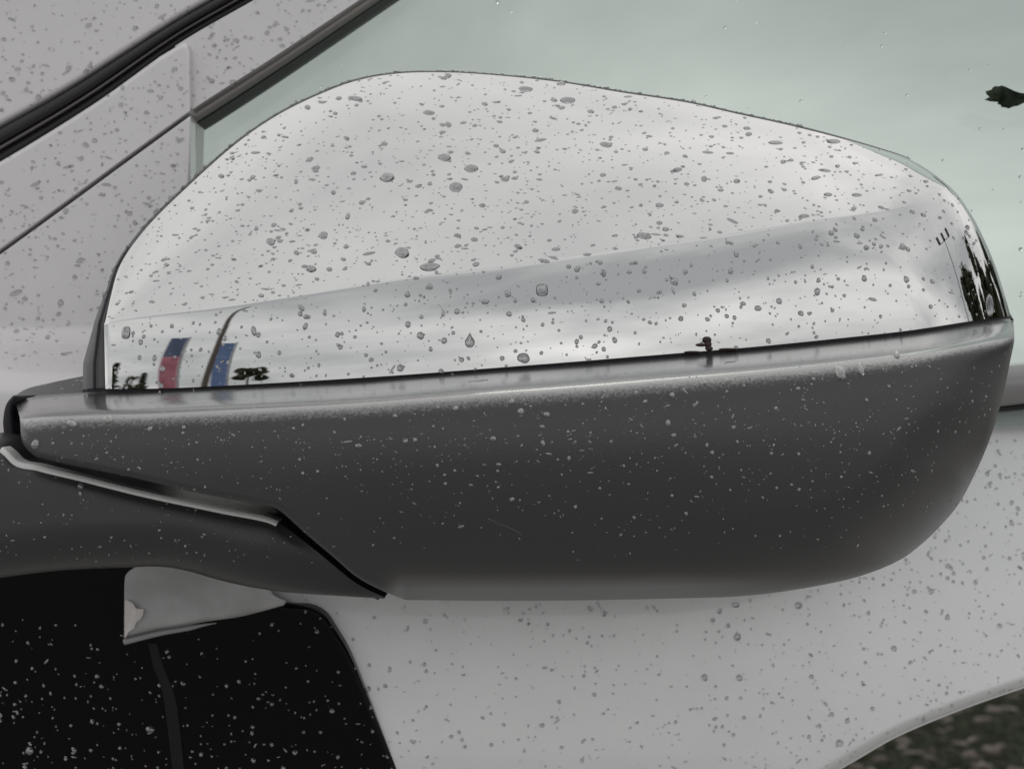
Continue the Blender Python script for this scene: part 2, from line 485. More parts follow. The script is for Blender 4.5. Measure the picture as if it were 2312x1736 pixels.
# --- black mirror frame behind the cap: thin along the top, wide at the left end
inner = np.vstack([CAP.P[len(vs_up) - 1:, 0][::-1], CAP.P[0]])
inner_px = np.vstack([CAP.px[len(vs_up) - 1:, 0][::-1], CAP.px[0]])
q = np.concatenate([[0], np.cumsum(np.linalg.norm(np.diff(inner_px, axis=0), axis=1))]); q /= q[-1]
x = np.linspace(0, 0.955, 700)
ipx = np.stack([np.interp(x, q, inner_px[:, k]) for k in range(2)], 1)
iy = np.interp(x, q, inner[:, 1])
tgt = np.gradient(ipx, axis=0); tgt /= np.linalg.norm(tgt, axis=1, keepdims=True)
nrm = np.stack([tgt[:, 1], -tgt[:, 0]], 1)           # outwards (left / up)
nrm = -nrm if nrm[50, 0] > 0 else nrm
s_px = x * 1.0
tot = np.linalg.norm(np.diff(inner_px, axis=0), axis=1).sum()
dpx = x * tot
wid = np.interp(dpx, [0, 60, 150, 230, 330, 700, 1200, 1600, 2000, tot], [52, 49, 22, 13, 8, 5, 4, 5, 5, 0.5])
rows = []
for f, back in ((-0.05, 0.0006), (0.25, 0.0002), (0.5, 0.0004), (0.8, 0.0012), (0.97, 0.003), (1.0, 0.006), (0.98, 0.022)):
    p = ipx + nrm * (wid * f)[:, None]
    rows.append(at(p[:, 0], p[:, 1], iy + 0.001 + back * np.clip(wid / 20, 0.4, 1.6)))
FR = np.stack(rows)
frame = mesh_obj('mirror_frame', FR.reshape(-1, 3), grid_faces(*FR.shape[:2]), M['frame_plastic'], mirror)
frame['label'] = 'dark grey frame edge showing round the chrome cap'
gl_i = dpx < 330
gp = ipx[gl_i] + nrm[gl_i] * (wid[gl_i] * 0.48)[:, None]
gpt = at(gp[:, 0], gp[:, 1], iy[gl_i] + 0.0004)
V_, F_ = tube(gpt, np.interp(dpx[gl_i], [0, 200, 330], [0.00042, 0.00034, 0.00012]), 8)
sub('frame_gap', V_, F_, M['gap'], frame, mirror)
# back of the mirror, facing the window
outl = resample(np.vstack([SIL, RIGHT, HRIGHT, HBOT_R[::-1]]), 160)
bv = at(outl[:, 0] * 0.97 + 30, outl[:, 1] * 0.97 + 24, np.full(len(outl), 0.058))
cen = bv.mean(0, keepdims=True)
bf = [[k, (k + 1) % len(outl), len(outl)] for k in range(len(outl))]
mesh_obj('mirror_back', np.vstack([bv, cen]), bf, M['foot_plastic'], mirror, False)

# --- foot the mirror folds on
FT = dense([(-90, 985), (-20, 1000), (12, 1018), (40, 1044), (90, 1061), (181, 1083), (325, 1119), (506, 1157), (612, 1179), (640, 1194), (687, 1229), (752, 1280),
            (805, 1318), (868, 1348)], 900)
FT = FT - np.stack([0 * FT[:, 0], 7 * smooth(30, 90, FT[:, 0]) * (1 - smooth(700, 850, FT[:, 0]))], 1)
FB = dense([(-90, 1318), (0, 1304), (145, 1287), (282, 1281), (362, 1279), (420, 1288), (506, 1312), (615, 1333), (800, 1347), (868, 1351)], 900)
fp = coons(FT, FB, 240, 90)
fd = dist_to(fp, FT[::6]); fb = dist_to(fp, FB[::6])
fphi = np.interp(shelf_d, [0, 3, 13, 18, 26, 45, 100, 400], [50, 46, 42, 36, 20, 8, 3, 0])
ftab = np.concatenate([[0], np.cumsum(np.tan(np.radians((fphi[1:] + fphi[:-1]) / 2)) * 0.5)])
kink = 1 - 0.9 * smooth(520, 760, fp[..., 0])
fy = -np.interp(fd, shelf_d, ftab) * kink + rnd(fb, 110) * (1 - 0.6 * smooth(500, 800, fp[..., 0])) * 1.0
fy += 0.0006 * np.clip(250 - fp[..., 0], 0, None) ** 2 * 0.4
FOOT = Surf(fp, -0.031 + fy * S)
foot = FOOT.shell('mirror_foot', M['foot_plastic'], mirror, 0.05)
foot['label'] = 'smooth black foot under the folded housing'
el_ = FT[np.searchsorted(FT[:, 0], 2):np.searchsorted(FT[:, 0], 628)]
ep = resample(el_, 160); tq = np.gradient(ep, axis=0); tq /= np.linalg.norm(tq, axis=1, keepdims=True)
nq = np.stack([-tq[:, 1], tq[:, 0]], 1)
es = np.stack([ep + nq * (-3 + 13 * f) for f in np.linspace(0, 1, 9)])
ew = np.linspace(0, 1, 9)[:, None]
Surf(es, -0.0316 - 0.0007 * ew - 0.0003 * np.sin(ew * 3.14) + S * 0.00024 * np.clip(250 - es[..., 0], 0, None) ** 2).shell('foot_ridge_highlight', M['painted_highlight'], mirror, 0.006)  # pale strip laid on the ridge as its painted highlight
# upper face of the foot, seen edge-on above the housing tip
ft2 = dense([(16, 912), (30, 893), (54, 875), (108, 861), (179, 848), (215, 844)], 300)
fb2 = dense([(28, 916), (40, 908), (90, 899), (150, 896), (190, 894), (215, 893)], 300)
tp = coons(ft2, fb2, 90, 24)
v24 = np.linspace(0, 1, 24)[:, None]
TOPF = Surf(tp, 0.050 * (1 - v24) + 0.0145 * v24 + 0 * tp[..., 0])
ftop = TOPF.shell('foot_top', M['foot_plastic'], mirror, 0.006)
V_, F_ = tube(at(ft2[:, 0], ft2[:, 1] - 2, np.full(len(ft2), 0.0495)), np.interp(np.arange(300), [0, 30, 299], [0.0003, 0.0005, 0.00055]), 10)
sub('foot_rim_highlight', V_, F_, M['painted_highlight'], ftop, mirror)  # pale tube stands in for the highlight along the arc
# black clearance between foot and housing
gl_c = dense([(34, 895), (22, 915), (20, 950), (30, 1000), (58, 1026), (90, 1040), (145, 1054), (289, 1083), (434, 1118), (600, 1152),
              (630, 1168), (670, 1205), (735, 1260), (800, 1312), (860, 1343)], 400)
gw = np.interp(np.linspace(0, 1, 400), [0, 0.06, 0.14, 0.2, 1], [6, 17, 18, 16, 16])
tg = np.gradient(gl_c, axis=0); tg /= np.linalg.norm(tg, axis=1, keepdims=True)
gn_ = np.stack([-tg[:, 1], tg[:, 0]], 1)
gg = np.stack([gl_c + gn_ * gw[:, None] * f for f in (-0.8, 0, 0.8)])
GAP = Surf(gg, np.array([0.006, 0.0045, 0.006])[:, None] + 0 * gg[..., 0])
GAP.shell('foot_gap', M['gap'], mirror, 0.02)

# --- dark red blob on the cap in place of a small reflection
bl = []
p0, n0, _ = CAP.find(1588, 790)
V_, F_ = [], []
def blob(cx, cy, rx, ry, rz, k):
    p, n, _ = CAP.find(cx, cy)
    base = sum(len(a) for a in V_)
    pts = []
    for i in range(7):
        th = math.pi * i / 6
        for j in range(10):
            ph = 2 * math.pi * j / 10
            w = 1 + 0.22 * math.sin(3 * ph + k) * math.sin(th)
            pts.append(p + S * np.array([rx * math.sin(th) * math.cos(ph) * w, -rz * abs(math.sin(th) * 0.5) * math.sin(ph), ry * math.cos(th) * w]))
    V_.append(np.array(pts))
    for i in range(6):
        for j in range(10):
            a = base + i * 10 + j; b = base + i * 10 + (j + 1) % 10
            F_.append([a, b, b + 10, a + 10])
for k, (cx, cy, rx, ry) in enumerate([(1594, 766, 11, 8), (1600, 776, 8, 9), (1583, 779, 14, 4), (1597, 787, 10, 6), (1560, 793, 26, 3), (1640, 789, 30, 3)]):
    blob(cx, cy, rx, ry, 8, k)
sub('reflection_blob', np.vstack(V_), F_, M['reflection_red'], seam, mirror)

# ================================================================== the car behind it
body = Thing('car_pillar', (-0.14, 0.09, H - 0.2), 'silver painted pillar above the black weather seal', 'car body')
SEAL_U = dense([(-160, 378), (0, 290), (145, 209), (282, 122), (398, 48), (481, 0), (640, -92)], 900)
SEAL_L = dense([(-160, 455), (0, 366), (217, 232), (409, 96), (575, 0), (720, -84)], 900)
pp = coons([(-160, -140), (640, -140)], SEAL_U, 90, 60)
pd_ = dist_to(pp, SEAL_U[::10])
PIL = Surf(pp, 0.082 + S * (0.16 * (250 - pp[..., 1]) + rnd(pd_, 22) + 26 * np.sin((pp[..., 0] * 0.55 + pp[..., 1]) / 62.0) * smooth(60, 220, pd_) * 0.30))
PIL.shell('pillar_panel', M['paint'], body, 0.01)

def strip(name, a, b, f0, f1, y0, bulge, mat, parent, n=220, m=9, lean=0.0):
    A = resample(a, n); B = resample(b, n)
    v = np.linspace(0, 1, m)[:, None, None]
    g_ = A[None] * (1 - (f0 + (f1 - f0) * v)) + B[None] * (f0 + (f1 - f0) * v)
    yb = y0 - bulge * np.sqrt(np.clip(1 - (2 * v[..., 0] - 1) ** 2, 0, 1))
    s_ = Surf(g_, yb + S * lean * (250 - g_[..., 1]))
    return s_, s_.shell(name, mat, parent, 0.012)

_, seal = strip('weather_seal', SEAL_U, SEAL_L, -0.02, 0.50, 0.084, 0.003, M['rubber'], body, lean=0.16)
strip('seal_bead', SEAL_U, SEAL_L, 0.50, 0.64, 0.085, 0.0022, M['rubber_bead_lit'], body, lean=0.16)
strip('seal_lip', SEAL_U, SEAL_L, 0.62, 1.02, 0.086, 0.0012, M['rubber'], body, lean=0.16)

door = Thing('car_door', (0.05, 0.08, H - 0.35), 'pale silver car door behind the mirror, wet with raindrops', 'car door')
# sail panel: corner cover plate, split by a groove
GRV = dense([(-160, 680), (0, 566), (145, 461), (280, 362), (430, 253)], 500)
sail_top = np.vstack([resample(SEAL_L[:int(900 * 0.595)], 300), dense([(414, 97), (424, 101), (430, 116)], 20)])
su = coons(sail_top, GRV, 120, 60)
def edge_roll(g_, line, R): return rnd(dist_to(g_, np.asarray(line)[::6]), R)
r_edge = np.array([(430, 100), (431, 250), (430, 620)], float); r_edge = resample(r_edge, 200)
y_su = 0.070 + S * (0.16 * (500 - su[..., 1]) + edge_roll(su, sail_top, 13) + edge_roll(su, r_edge, 11) + edge_roll(su, GRV, 5) * 0.8)
SAILU = Surf(su, y_su)
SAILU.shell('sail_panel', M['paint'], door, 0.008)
sl = coons(GRV + [0, 9], [(-160, 1080), (300, 1080), (430, 1000)], 120, 130, left=[(-160, 689), (-160, 1080)], right=[(430, 262), (430, 1000)])
ledge = -180 * smooth(725, 900, sl[..., 1])
dr = dist_to(sl, r_edge[::6])
y_sl = 0.070 + S * (0.16 * (500 - sl[..., 1]) + edge_roll(sl, GRV + [0, 9], 5) * 0.8 + rnd(dr, 11) + ledge)
SAILL = Surf(sl, y_sl)
SAILL.shell('sail_panel_lower', M['paint'], door, 0.008)
gvs = np.stack([GRV + [0, -6], GRV + [0, 5], GRV + [0, 15]])
Surf(gvs, 0.0745 + S * 0.16 * (500 - gvs[..., 1])).shell('sail_groove', M['rubber'], door, 0.003)

# door frame above the window, trim and glass
TRIM_U = dense([(432, 250), (441, 243), (620, 128), (800, 8), (1000, -126)], 500)
TRIM_L = dense([(440, 281), (448, 277), (620, 166), (800, 44), (1000, -92)], 500)
fr = coons(SEAL_L[np.searchsorted(SEAL_L[:, 0], 395):], TRIM_U, 100, 40)
FRM = Surf(fr, 0.0790 + S * (0.16 * (200 - fr[..., 1]) + 0.0003 * (fr[..., 1] - 120) ** 2))
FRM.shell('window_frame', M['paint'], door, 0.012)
strip('window_trim', TRIM_U, TRIM_L, 0.0, 0.80, 0.084, 0.0018, M['trim'], door, lean=0.16)
strip('window_seal', TRIM_U, TRIM_L, 0.80, 1.05, 0.087, 0.0008, M['rubber'], door, lean=0.16)
ch_a = resample([(430, 252), (429, 640)], 60); ch_b = resample([(444, 266), (435, 640)], 60)
strip('glass_run', ch_a, ch_b, 0, 1, 0.085, 0.0008, M['moulding'], door, 60, 7, lean=0.16)
gp_ = coons([(395, -160), (2480, -160)], [(395, 960), (2480, 960)], 80, 50)
GLASS = Surf(gp_, 0.094 + S * (2.2e-5 * (gp_[..., 0] - 1300) ** 2 + 0.16 * (300 - gp_[..., 1])))
GLASS.shell('window_glass', M['glass'], door, 0.0035)

# belt moulding under the glass, seen right of the housing
BM_U = dense([(1900, 862), (2282, 822), (2480, 800)], 120); BM_L = dense([(1900, 962), (2261, 918), (2480, 894)], 120)
strip('belt_moulding', BM_U, BM_L, 0, 1.0, 0.082, 0.006, M['moulding'], door, 100, 15)
strip('belt_seal', BM_L, BM_L + [0, 11], 0, 1.0, 0.083, 0.0008, M['rubber'], door, 100, 7)

# door skin, ending along a slanting rolled edge at the lower right
DIAG = dense([(1690, 1850), (1800, 1788), (1903, 1726), (1946, 1701), (2018, 1660), (2163, 1599), (2312, 1547), (2480, 1492)], 400)
d_bot_c = np.vstack([resample([(540, 1880), (1660, 1866)], 200), DIAG])
d_top_c = np.vstack([resample([(540, 1130), (1900, 974)], 200), BM_L + [0, 11]])
dp = coons(d_top_c, d_bot_c, 200, 130, left=[(540, 1130), (540, 1880)], right=[(2480, 905), (2480, 1492)])
dd = dist_to(dp, DIAG[::6])
DOOR = Surf(dp, 0.084 + S * (rnd(dd, 20) + 0.22 * (1250 - dp[..., 1]) * 1.0 + 1.2e-4 * (dp[..., 1] - 1250) ** 2 * 0.8))
DOOR.shell('door_skin', M['door_paint'], door, 0.02)
V_, F_ = tube(at(DIAG[:, 0], DIAG[:, 1] + 3, np.full(400, 0.0815)), np.interp(np.arange(400), [0, 150, 399], [0.0006, 0.0005, 0.0003]), 12)
mesh_obj('door_edge_highlight', V_, F_, M['door_paint'], door)  # thin bead added to give the edge its bright highlight line

# black glossy panel at the lower left, with a grey streak and a worn grey tab
BP_R = dense([(560, 1330), (640, 1364), (698, 1369), (731, 1386), (759, 1425), (786, 1469), (822, 1552), (858, 1642), (895, 1736), (930, 1830)], 500)
bp = coons([(-120, 1240), (300, 1240), (560, 1330)], [(-120, 1830), (930, 1830)], 130, 110, right=BP_R)
bd = dist_to(bp, BP_R[::6])
BLK = Surf(bp, 0.0735 + S * rnd(bd, 9))
blk = BLK.shell('black_panel', M['black_gloss'], door, 0.006)
blk['label'] = 'glossy black panel below the mirror foot speckled with bright drops'
st_a = dense([(334, 1452), (345, 1500), (366, 1560), (378, 1640), (392, 1760)], 60)
st_b = st_a + np.interp(np.arange(60), [0, 30, 59], [22, 28, 26])[:, None] * [1, 0]
strip('grey_streak', st_a, st_b, 0, 1, 0.0732, 0.0005, M['streak'], door, 60, 9)
TB_U = dense([(281, 1318), (284, 1298), (296, 1286), (320, 1274), (420, 1272), (520, 1300), (595, 1330), (612, 1350), (640, 1362)], 300)
TB_L = dense([(280, 1442), (362, 1422), (420, 1412), (470, 1402), (540, 1392), (590, 1380), (640, 1366)], 300)
tb = coons(TB_U, TB_L, 110, 40)
td = dist_to(tb, TB_L[::6])
TAB = Surf(tb, 0.0665 + S * (rnd(td, 26) + 0.0001 * (tb[..., 0] - 280) ** 2 * 0.5))
tab = TAB.shell('grey_tab', M['tab'], door, 0.006)
tab['label'] = 'worn grey tab under the mirror foot'
tl_a = resample(TB_L, 120); tl_a = tl_a[:70]
V_, F_ = tube(at(tl_a[:, 0], tl_a[:, 1] + 7, np.full(70, 0.0675)), np.interp(np.arange(70), [0, 50, 69], [0.0009, 0.0007, 0.0001]), 10)
sub('tab_lip', V_, F_, M['moulding'], tab, door)
chip = [(284, 1352), (300, 1358), (308, 1370), (328, 1374), (325, 1386), (319, 1396), (310, 1404), (304, 1416), (292, 1424), (286, 1437), (283, 1437)]
cv = []
for (x_, y_) in chip:
    p, n, _ = TAB.find(x_, y_); cv.append(p + np.array([0, -0.0012, 0]))
cb = [p + np.array([0, 0.0006, 0]) for p in cv]
nch = len(chip)
sub('bare_chip', cv + cb, [list(range(nch))] + [[k, k + nch, (k + 1) % nch + nch, (k + 1) % nch] for k in range(nch)], M['chip'], tab, door, smooth_shade=False)

# dark leaf lying on the window at the right-hand edge
lp = dense([(2226, 213), (2238, 200), (2262, 194), (2290, 206), (2330, 214), (2390, 208), (2420, 216), (2390, 226), (2330, 229), (2300, 238), (2283, 244), (2255, 236), (2236, 226), (2226, 214)], 60)
lc = lp.mean(0)
lp = lc + (lp - lc) * (1 + 0.06 * np.sin(np.arange(60) * 1.9) * rng.random(60) + 0.05 * rng.normal(size=60))[:, None]
lp[-1] = lp[0]
rows = []
for f, dy_ in ((1.0, 0.0), (0.8, -0.0009), (0.45, -0.0016), (0.1, -0.0018)):
    r_ = lc + (lp - lc) * f
    rows.append(at(r_[:, 0], r_[:, 1], 0.0955 + dy_ - 0.012 + 0 * r_[:, 0]))
LV = np.vstack(rows + [at(lc[0], lc[1], 0.082)[None]])
LF = [list(f) for f in grid_faces(4, 60)] + [[180 + k, 180 + (k + 1) % 60, 240] for k in range(60)]
leaf_o = mesh_obj('leaf', LV, LF, M['leaf_dark'], None, loc=tuple(LV.mean(0)))
leaf_o['label'] = 'small dark leaf on the pale green window at the right edge'; leaf_o['category'] = 'leaf'
# ================================================================== ground, and what stands behind the camera (seen only in the chrome)
M['asphalt'] = add_noise_color(material('wet_concrete', (0.06, 0.06, 0.06), 0.45), (0.20, 0.197, 0.19), (0.29, 0.283, 0.272), 3.0, 6)
M['turf'] = add_noise_color(material('wet_turf', (0.03, 0.04, 0.02), 1.0, 0, Specular_IOR_Level=0.0), (0.006, 0.008, 0.005), (0.050, 0.055, 0.040), 42, 6)
M['bark_chip'] = add_noise_color(material('bark_chip', (0.3, 0.25, 0.23), 0.9, 0, Specular_IOR_Level=0.1), (0.07, 0.06, 0.05), (0.30, 0.255, 0.24), 9, 2)
M['leafage'] = add_noise_color(material('leafage', (0.04, 0.05, 0.02), 0.6), (0.018, 0.024, 0.010), (0.065, 0.075, 0.035), 2.0, 2)
M['bark'] = material('bark', (0.07, 0.055, 0.04), 0.8)
M['pole'] = material('brown_pole', (0.055, 0.042, 0.03), 0.6)
M['lamp_metal'] = material('lamp_metal', (0.06, 0.06, 0.06), 0.5, 0.3)
M['banner_blue'] = add_noise_color(material('banner_blue', (0.05, 0.11, 0.33), 0.7), (0.085, 0.14, 0.28), (0.12, 0.18, 0.33), 5, 3)
M['banner_navy'] = material('banner_navy', (0.065, 0.09, 0.16), 0.7)
M['banner_red'] = add_noise_color(material('banner_red', (0.33, 0.05, 0.07), 0.7), (0.27, 0.085, 0.12), (0.40, 0.16, 0.20), 6, 3, stretch=(1, 1, 0.15))

gnd = mesh_obj('ground', [(-900, -900, 0), (900, -900, 0), (900, 900, 0), (-900, 900, 0)], [[0, 1, 2, 3]], M['asphalt'], None, False)
gnd['kind'] = 'structure'
tv = []
for k in range(40):
    a = 2 * math.pi * k / 40
    tv.append((1.9 + (2.6 + 0.3 * math.sin(5 * a)) * math.cos(a), 5.2 + (2.4 + 0.25 * math.sin(4 * a + 1)) * math.sin(a), 0.006))
turf = mesh_obj('grass_verge', tv, [list(range(40))], M['turf'], None, False)
turf['kind'] = 'structure'
# fallen bark and twigs on the verge
V_, F_ = [], []
for k in range(900):
    x_ = 0.6 + 1.9 * random.random(); y_ = 3.2 + 3.2 * random.random()
    l_ = random.uniform(0.008, 0.034); w_ = random.uniform(0.003, 0.008); a = random.gauss(0, 0.5)
    c_, s_ = math.cos(a), math.sin(a)
    b_ = len(V_)
    h_ = random.uniform(0.004, 0.012)
    for zz_, f in ((0.007, 1.0), (0.007 + h_, 0.75)):
        for (u_, v_) in ((-1, -0.5), (-0.6, -1), (0.7, -0.9), (1, 0.2), (0.5, 1), (-0.8, 0.8)):
            V_.append((x_ + f * (u_ * l_ * c_ - v_ * w_ * s_), y_ + f * (u_ * l_ * s_ + v_ * w_ * c_), zz_))
    F_.append([b_ + 6 + q for q in range(6)])
    for q in range(6):
        F_.append([b_ + q, b_ + (q + 1) % 6, b_ + 6 + (q + 1) % 6, b_ + 6 + q])
lit = mesh_obj('bark_litter', V_, F_, M['bark_chip'], None, False)
lit['kind'] = 'stuff'; lit['label'] = 'pale bark chips littering the dark wet verge below the door'; lit['category'] = 'bark chips'

def ground_at(az, dist):
    a = math.radians(az)
    return (dist * math.sin(a), -dist * math.cos(a) - 0.0, 0.0)

def box(cx, cy, cz, hx, hy, hz):
    v = [(cx + sx * hx, cy + sy * hy, cz + sz * hz) for sz in (-1, 1) for sy in (-1, 1) for sx in (-1, 1)]
    return v, [[0, 2, 3, 1], [4, 5, 7, 6], [0, 1, 5, 4], [2, 6, 7, 3], [0, 4, 6, 2], [1, 3, 7, 5]]

def turned(v, loc, az):
    a = -math.radians(az)       # local +y looks back at the car
    c_, s_ = math.cos(-a), math.sin(-a)
    return [(loc[0] + p[0] * c_ - p[1] * s_, loc[1] + p[0] * s_ + p[1] * c_, loc[2] + p[2]) for p in v]

def banner(az, dist, w, top, split, upper, lower, label, lean=0.0):
    loc = ground_at(az, dist)
    t_ = Thing('banner_flag', loc, label, 'banner flag')
    def cloth(name, z0, z1, mat):
        n = 16; V, F = [], []
        for side in (0.012, -0.012):
            for i in range(n + 1):
                z = z0 + (z1 - z0) * i / n
                for j in range(7):
                    u = j / 6 - 0.5
                    V.append((u * w + lean * (z - 1.9), side + 0.03 * math.sin(2.2 * z + 5 * u), z))
        m_ = (n + 1) * 7
        for i in range(n):
            for j in range(6):
                a = i * 7 + j
                F.append([a, a + 1, a + 8, a + 7]); F.append([m_ + a, m_ + a + 7, m_ + a + 8, m_ + a + 1])
        mesh_obj(name, turned(V, loc, az), F, mat, t_)
    cloth('upper_cloth', split, top, upper)
    cloth('lower_cloth', 0.35, split, lower)
    V, F = tube([(w / 2 + 0.02 + lean * (z - 1.9), 0, z) for z in (0, top / 2, top + 0.05)], 0.012, 8)
    mesh_obj('pole', turned(V, loc, az), F, M['lamp_metal'], t_)

banner(-28.2, 10, 0.24, 4.75, 3.55, M['banner_navy'], M['banner_red'], 'tall banner, navy above red, reflected in the chrome', -0.075)
banner(-24.1, 10, 0.24, 4.25, 2.2, M['banner_blue'], M['banner_blue'], 'tall plain blue banner reflected in the chrome', -0.05)

loc = ground_at(-25.3, 9)
lampA = Thing('street_lamp', loc, 'brown street lamp with a long arm reflected in the chrome', 'street lamp')
pl = [(0, 0, 0), (0.0, 0, 2.2), (-0.04, 0, 3.5), (-0.14, 0, 4.8), (-0.22, 0, 5.6), (-0.20, 0, 6.1), (0.0, 0, 6.4), (0.25, 0, 6.6), (0.55, 0, 6.7)]
V, F = tube(dense(pl, 60), np.interp(np.arange(60), [0, 40, 59], [0.05, 0.04, 0.02]), 10)
mesh_obj('pole', turned(V, loc, -25.3), F, M['pole'], lampA)
V, F = box(0.66, 0, 6.69, 0.14, 0.06, 0.03)
mesh_obj('lamp_head', turned(V, loc, -25.3), F, M['lamp_metal'], lampA, False)

loc = ground_at(86, 10)
lampB = Thing('flood_light', loc, 'tall pole with three lamp heads reflected at the right end', 'flood light')
V, F = tube([(0, 0, 0), (0, 0, 3), (0, 0, 6.6)], [0.07, 0.055, 0.04], 10)
mesh_obj('pole', turned(V, loc, 86), F, M['lamp_metal'], lampB)
V, F = tube([(-0.9, 0, 6.6), (0, 0, 6.6), (0.9, 0, 6.6)], 0.03, 8)
mesh_obj('crossbar', turned(V, loc, 86), F, M['lamp_metal'], lampB)
for x_ in (-0.8, 0, 0.8):
    V, F = box(x_, 0.05, 6.95, 0.16, 0.12, 0.30)
    mesh_obj('lamp_head', turned(V, loc, 86), F, M['lamp_metal'], lampB, False)

def tree(az, dist, h, w, base, label, shape='round', n=700, leaf=0.09):
    loc = ground_at(az, dist)
    t_ = Thing('conifer_tree' if shape == 'cone' else 'broadleaf_tree', loc, label, 'tree', 'trees behind the photographer')
    V, F = tube(np.array([(0, 0, 0), (0.02, 0, base * 0.6), (0, 0.02, base), (0, 0, h * 0.9)]) + np.array(loc), np.array([0.05, 0.04, 0.035, 0.01]) * (0.5 + h / 5), 8)
    mesh_obj('trunk', V, F, M['bark'], t_)
    r_ = np.random.default_rng(int(abs(az) * 100) + 3)
    V, F = [], []
    nb = 14
    cl = [(r_.uniform(-1, 1), r_.uniform(-1, 1), r_.random(), r_.uniform(0.25, 0.5)) for _ in range(nb)]
    while len(F) < n:
        if shape == 'cone':
            f = r_.random() ** 0.8
            rr = w / 2 * (1 - f) * (0.8 + 0.35 * math.sin(f * 40)) * math.sqrt(r_.random())
            th = r_.uniform(0, 6.283)
            p = np.array([rr * math.cos(th), rr * math.sin(th), base + (h - base) * f])
        else:
            c_ = cl[r_.integers(nb)]
            dvec = r_.normal(size=3); dvec /= np.linalg.norm(dvec)
            p = np.array([c_[0] * w * 0.32, c_[1] * w * 0.32, base + (h - base) * (0.15 + 0.7 * c_[2])]) + dvec * c_[3] * np.array([w, w, (h - base)]) * 0.42 * r_.random() ** .4
        a = r_.normal(size=3); a /= np.linalg.norm(a); b = np.cross(a, r_.normal(size=3)); b /= np.linalg.norm(b)
        k = len(V); s_ = leaf * r_.uniform(0.6, 1.5)
        p = p + np.array(loc)
        for (i, j) in ((-1, 0), (0, -0.5), (1, 0), (0, 0.5)):
            V.append(p + s_ * (i * a + j * b))
        F.append([k, k + 1, k + 2, k + 3])
    mesh_obj('crown', V, F, M['leafage'], t_, False)

tree(-21.2, 25, 5.2, 1.5, 3.4, 'round dark tree crown reflected right of the blue banner', 'round', 3000, 0.14)
tree(-32.7, 25, 6.6, 0.9, 2.2, 'slim dark conifer reflected at the far left of the chrome', 'cone', 1600, 0.14)
tree(-30.9, 24, 4.5, 0.6, 2.0, 'small reflected shrub-like tree beside the slim conifer', 'round', 500, 0.1)
tree(-29.9, 26, 5.1, 0.5, 2.0, 'small reflected conifer just left of the red banner', 'cone', 700, 0.12)
tree(93, 12, 6.0, 3.2, 0.8, 'tallest dark tree reflected at the right end', 'round', 4500, 0.17)
tree(99, 13, 5.0, 4.5, 1.0, 'broad dark tree reflected between two taller ones', 'round', 4500, 0.18)
tree(109, 12, 6.4, 3.4, 0.8, 'second tall dark tree reflected at the right end', 'round', 4500, 0.17)
tree(117, 13, 4.8, 6.0, 0.6, 'low wide dark tree reflected near the cap edge', 'round', 4500, 0.2)
tree(131, 13, 4.2, 7.0, 0.5, 'lowest dark tree reflected along the very edge', 'round', 4500, 0.2)
# ================================================================== raindrops
def drop_shape(seg, rings, h, wob, sag, tail, seed, square=False):
    """unit bead: footprint radius 1 in local xy (+y is downhill), bulging to +z; closed below"""
    r_ = np.random.default_rng(seed)
    ph = r_.uniform(0, 6.283, 3)
    R = (1 + h * h) / (2 * h)
    V = []
    rr = np.linspace(1, 0, rings + 1)[:-1] ** 0.8
    th = np.arange(seg) * 2 * math.pi / seg
    outl_ = 1 + wob * (np.sin(2 * th + ph[0]) * 0.6 + np.sin(3 * th + ph[1]) * 0.4 + 0.25 * np.sin(5 * th + ph[2]))
    tailf = 1 + tail * np.clip(-np.sin(th), 0, 1) ** 6
    narrow = 1 - 0.45 * (tail > 0) * np.clip(-np.sin(th), 0, 1) ** 2
    if square: outl_ = 1.0 / (np.abs(np.cos(th)) ** 3.2 + np.abs(np.sin(th)) ** 3.2) ** (1 / 3.2) * (1 - 0.10 * np.sin(th + 2.6))
    for rho in rr:
        z = math.sqrt(R * R - rho * rho) - (R - h)
        for k in range(seg):
            x = rho * outl_[k] * math.cos(th[k]) * narrow[k]
            y = rho * outl_[k] * math.sin(th[k]) * tailf[k] + sag * z
            V.append((x, y, z))
    top = len(V); V.append((0, sag * h, h))
    F = []
    for i in range(len(rr) - 1):
        for k in range(seg):
            k2 = (k + 1) % seg
            F.append((i * seg + k, i * seg + k2, (i + 1) * seg + k2, (i + 1) * seg + k))
    l_ = (len(rr) - 1) * seg
    for k in range(seg):
        F.append((l_ + k, l_ + (k + 1) % seg, top))
    # skirt and floor, sunk a little into the surface
    s0 = len(V)
    for k in range(seg): V.append(V[k])
    for k in range(seg):
        x, y, z = V[k]; V.append((x * 0.98, y * 0.98, -0.10))
    for k in range(seg):
        k2 = (k + 1) % seg
        F.append((s0 + k, s0 + seg + k, s0 + seg + k2, s0 + k2))
    F.append(tuple(s0 + seg + k for k in range(seg))[::-1])
    return np.array(V), F

SMALL = [drop_shape(9, 3, random.uniform(0.65, 0.9), random.uniform(0.05, 0.20), random.uniform(0.1, 0.4), 0, 50 + k) for k in range(10)]
BIGH = [0.7, 0.8, 0.9, 1.0, 0.85, 0.75, 0.95, 1.0]
BIG = [drop_shape(22, 7, BIGH[k], random.uniform(0.05, 0.12), random.uniform(0.0, 0.15), 0, 80 + k) for k in range(8)]
TEAR = drop_shape(26, 8, 0.7, 0.02, 0.3, 0.6, 5)
BLOCK = drop_shape(26, 8, 0.7, 0.05, 0.3, 0.0, 9, True)

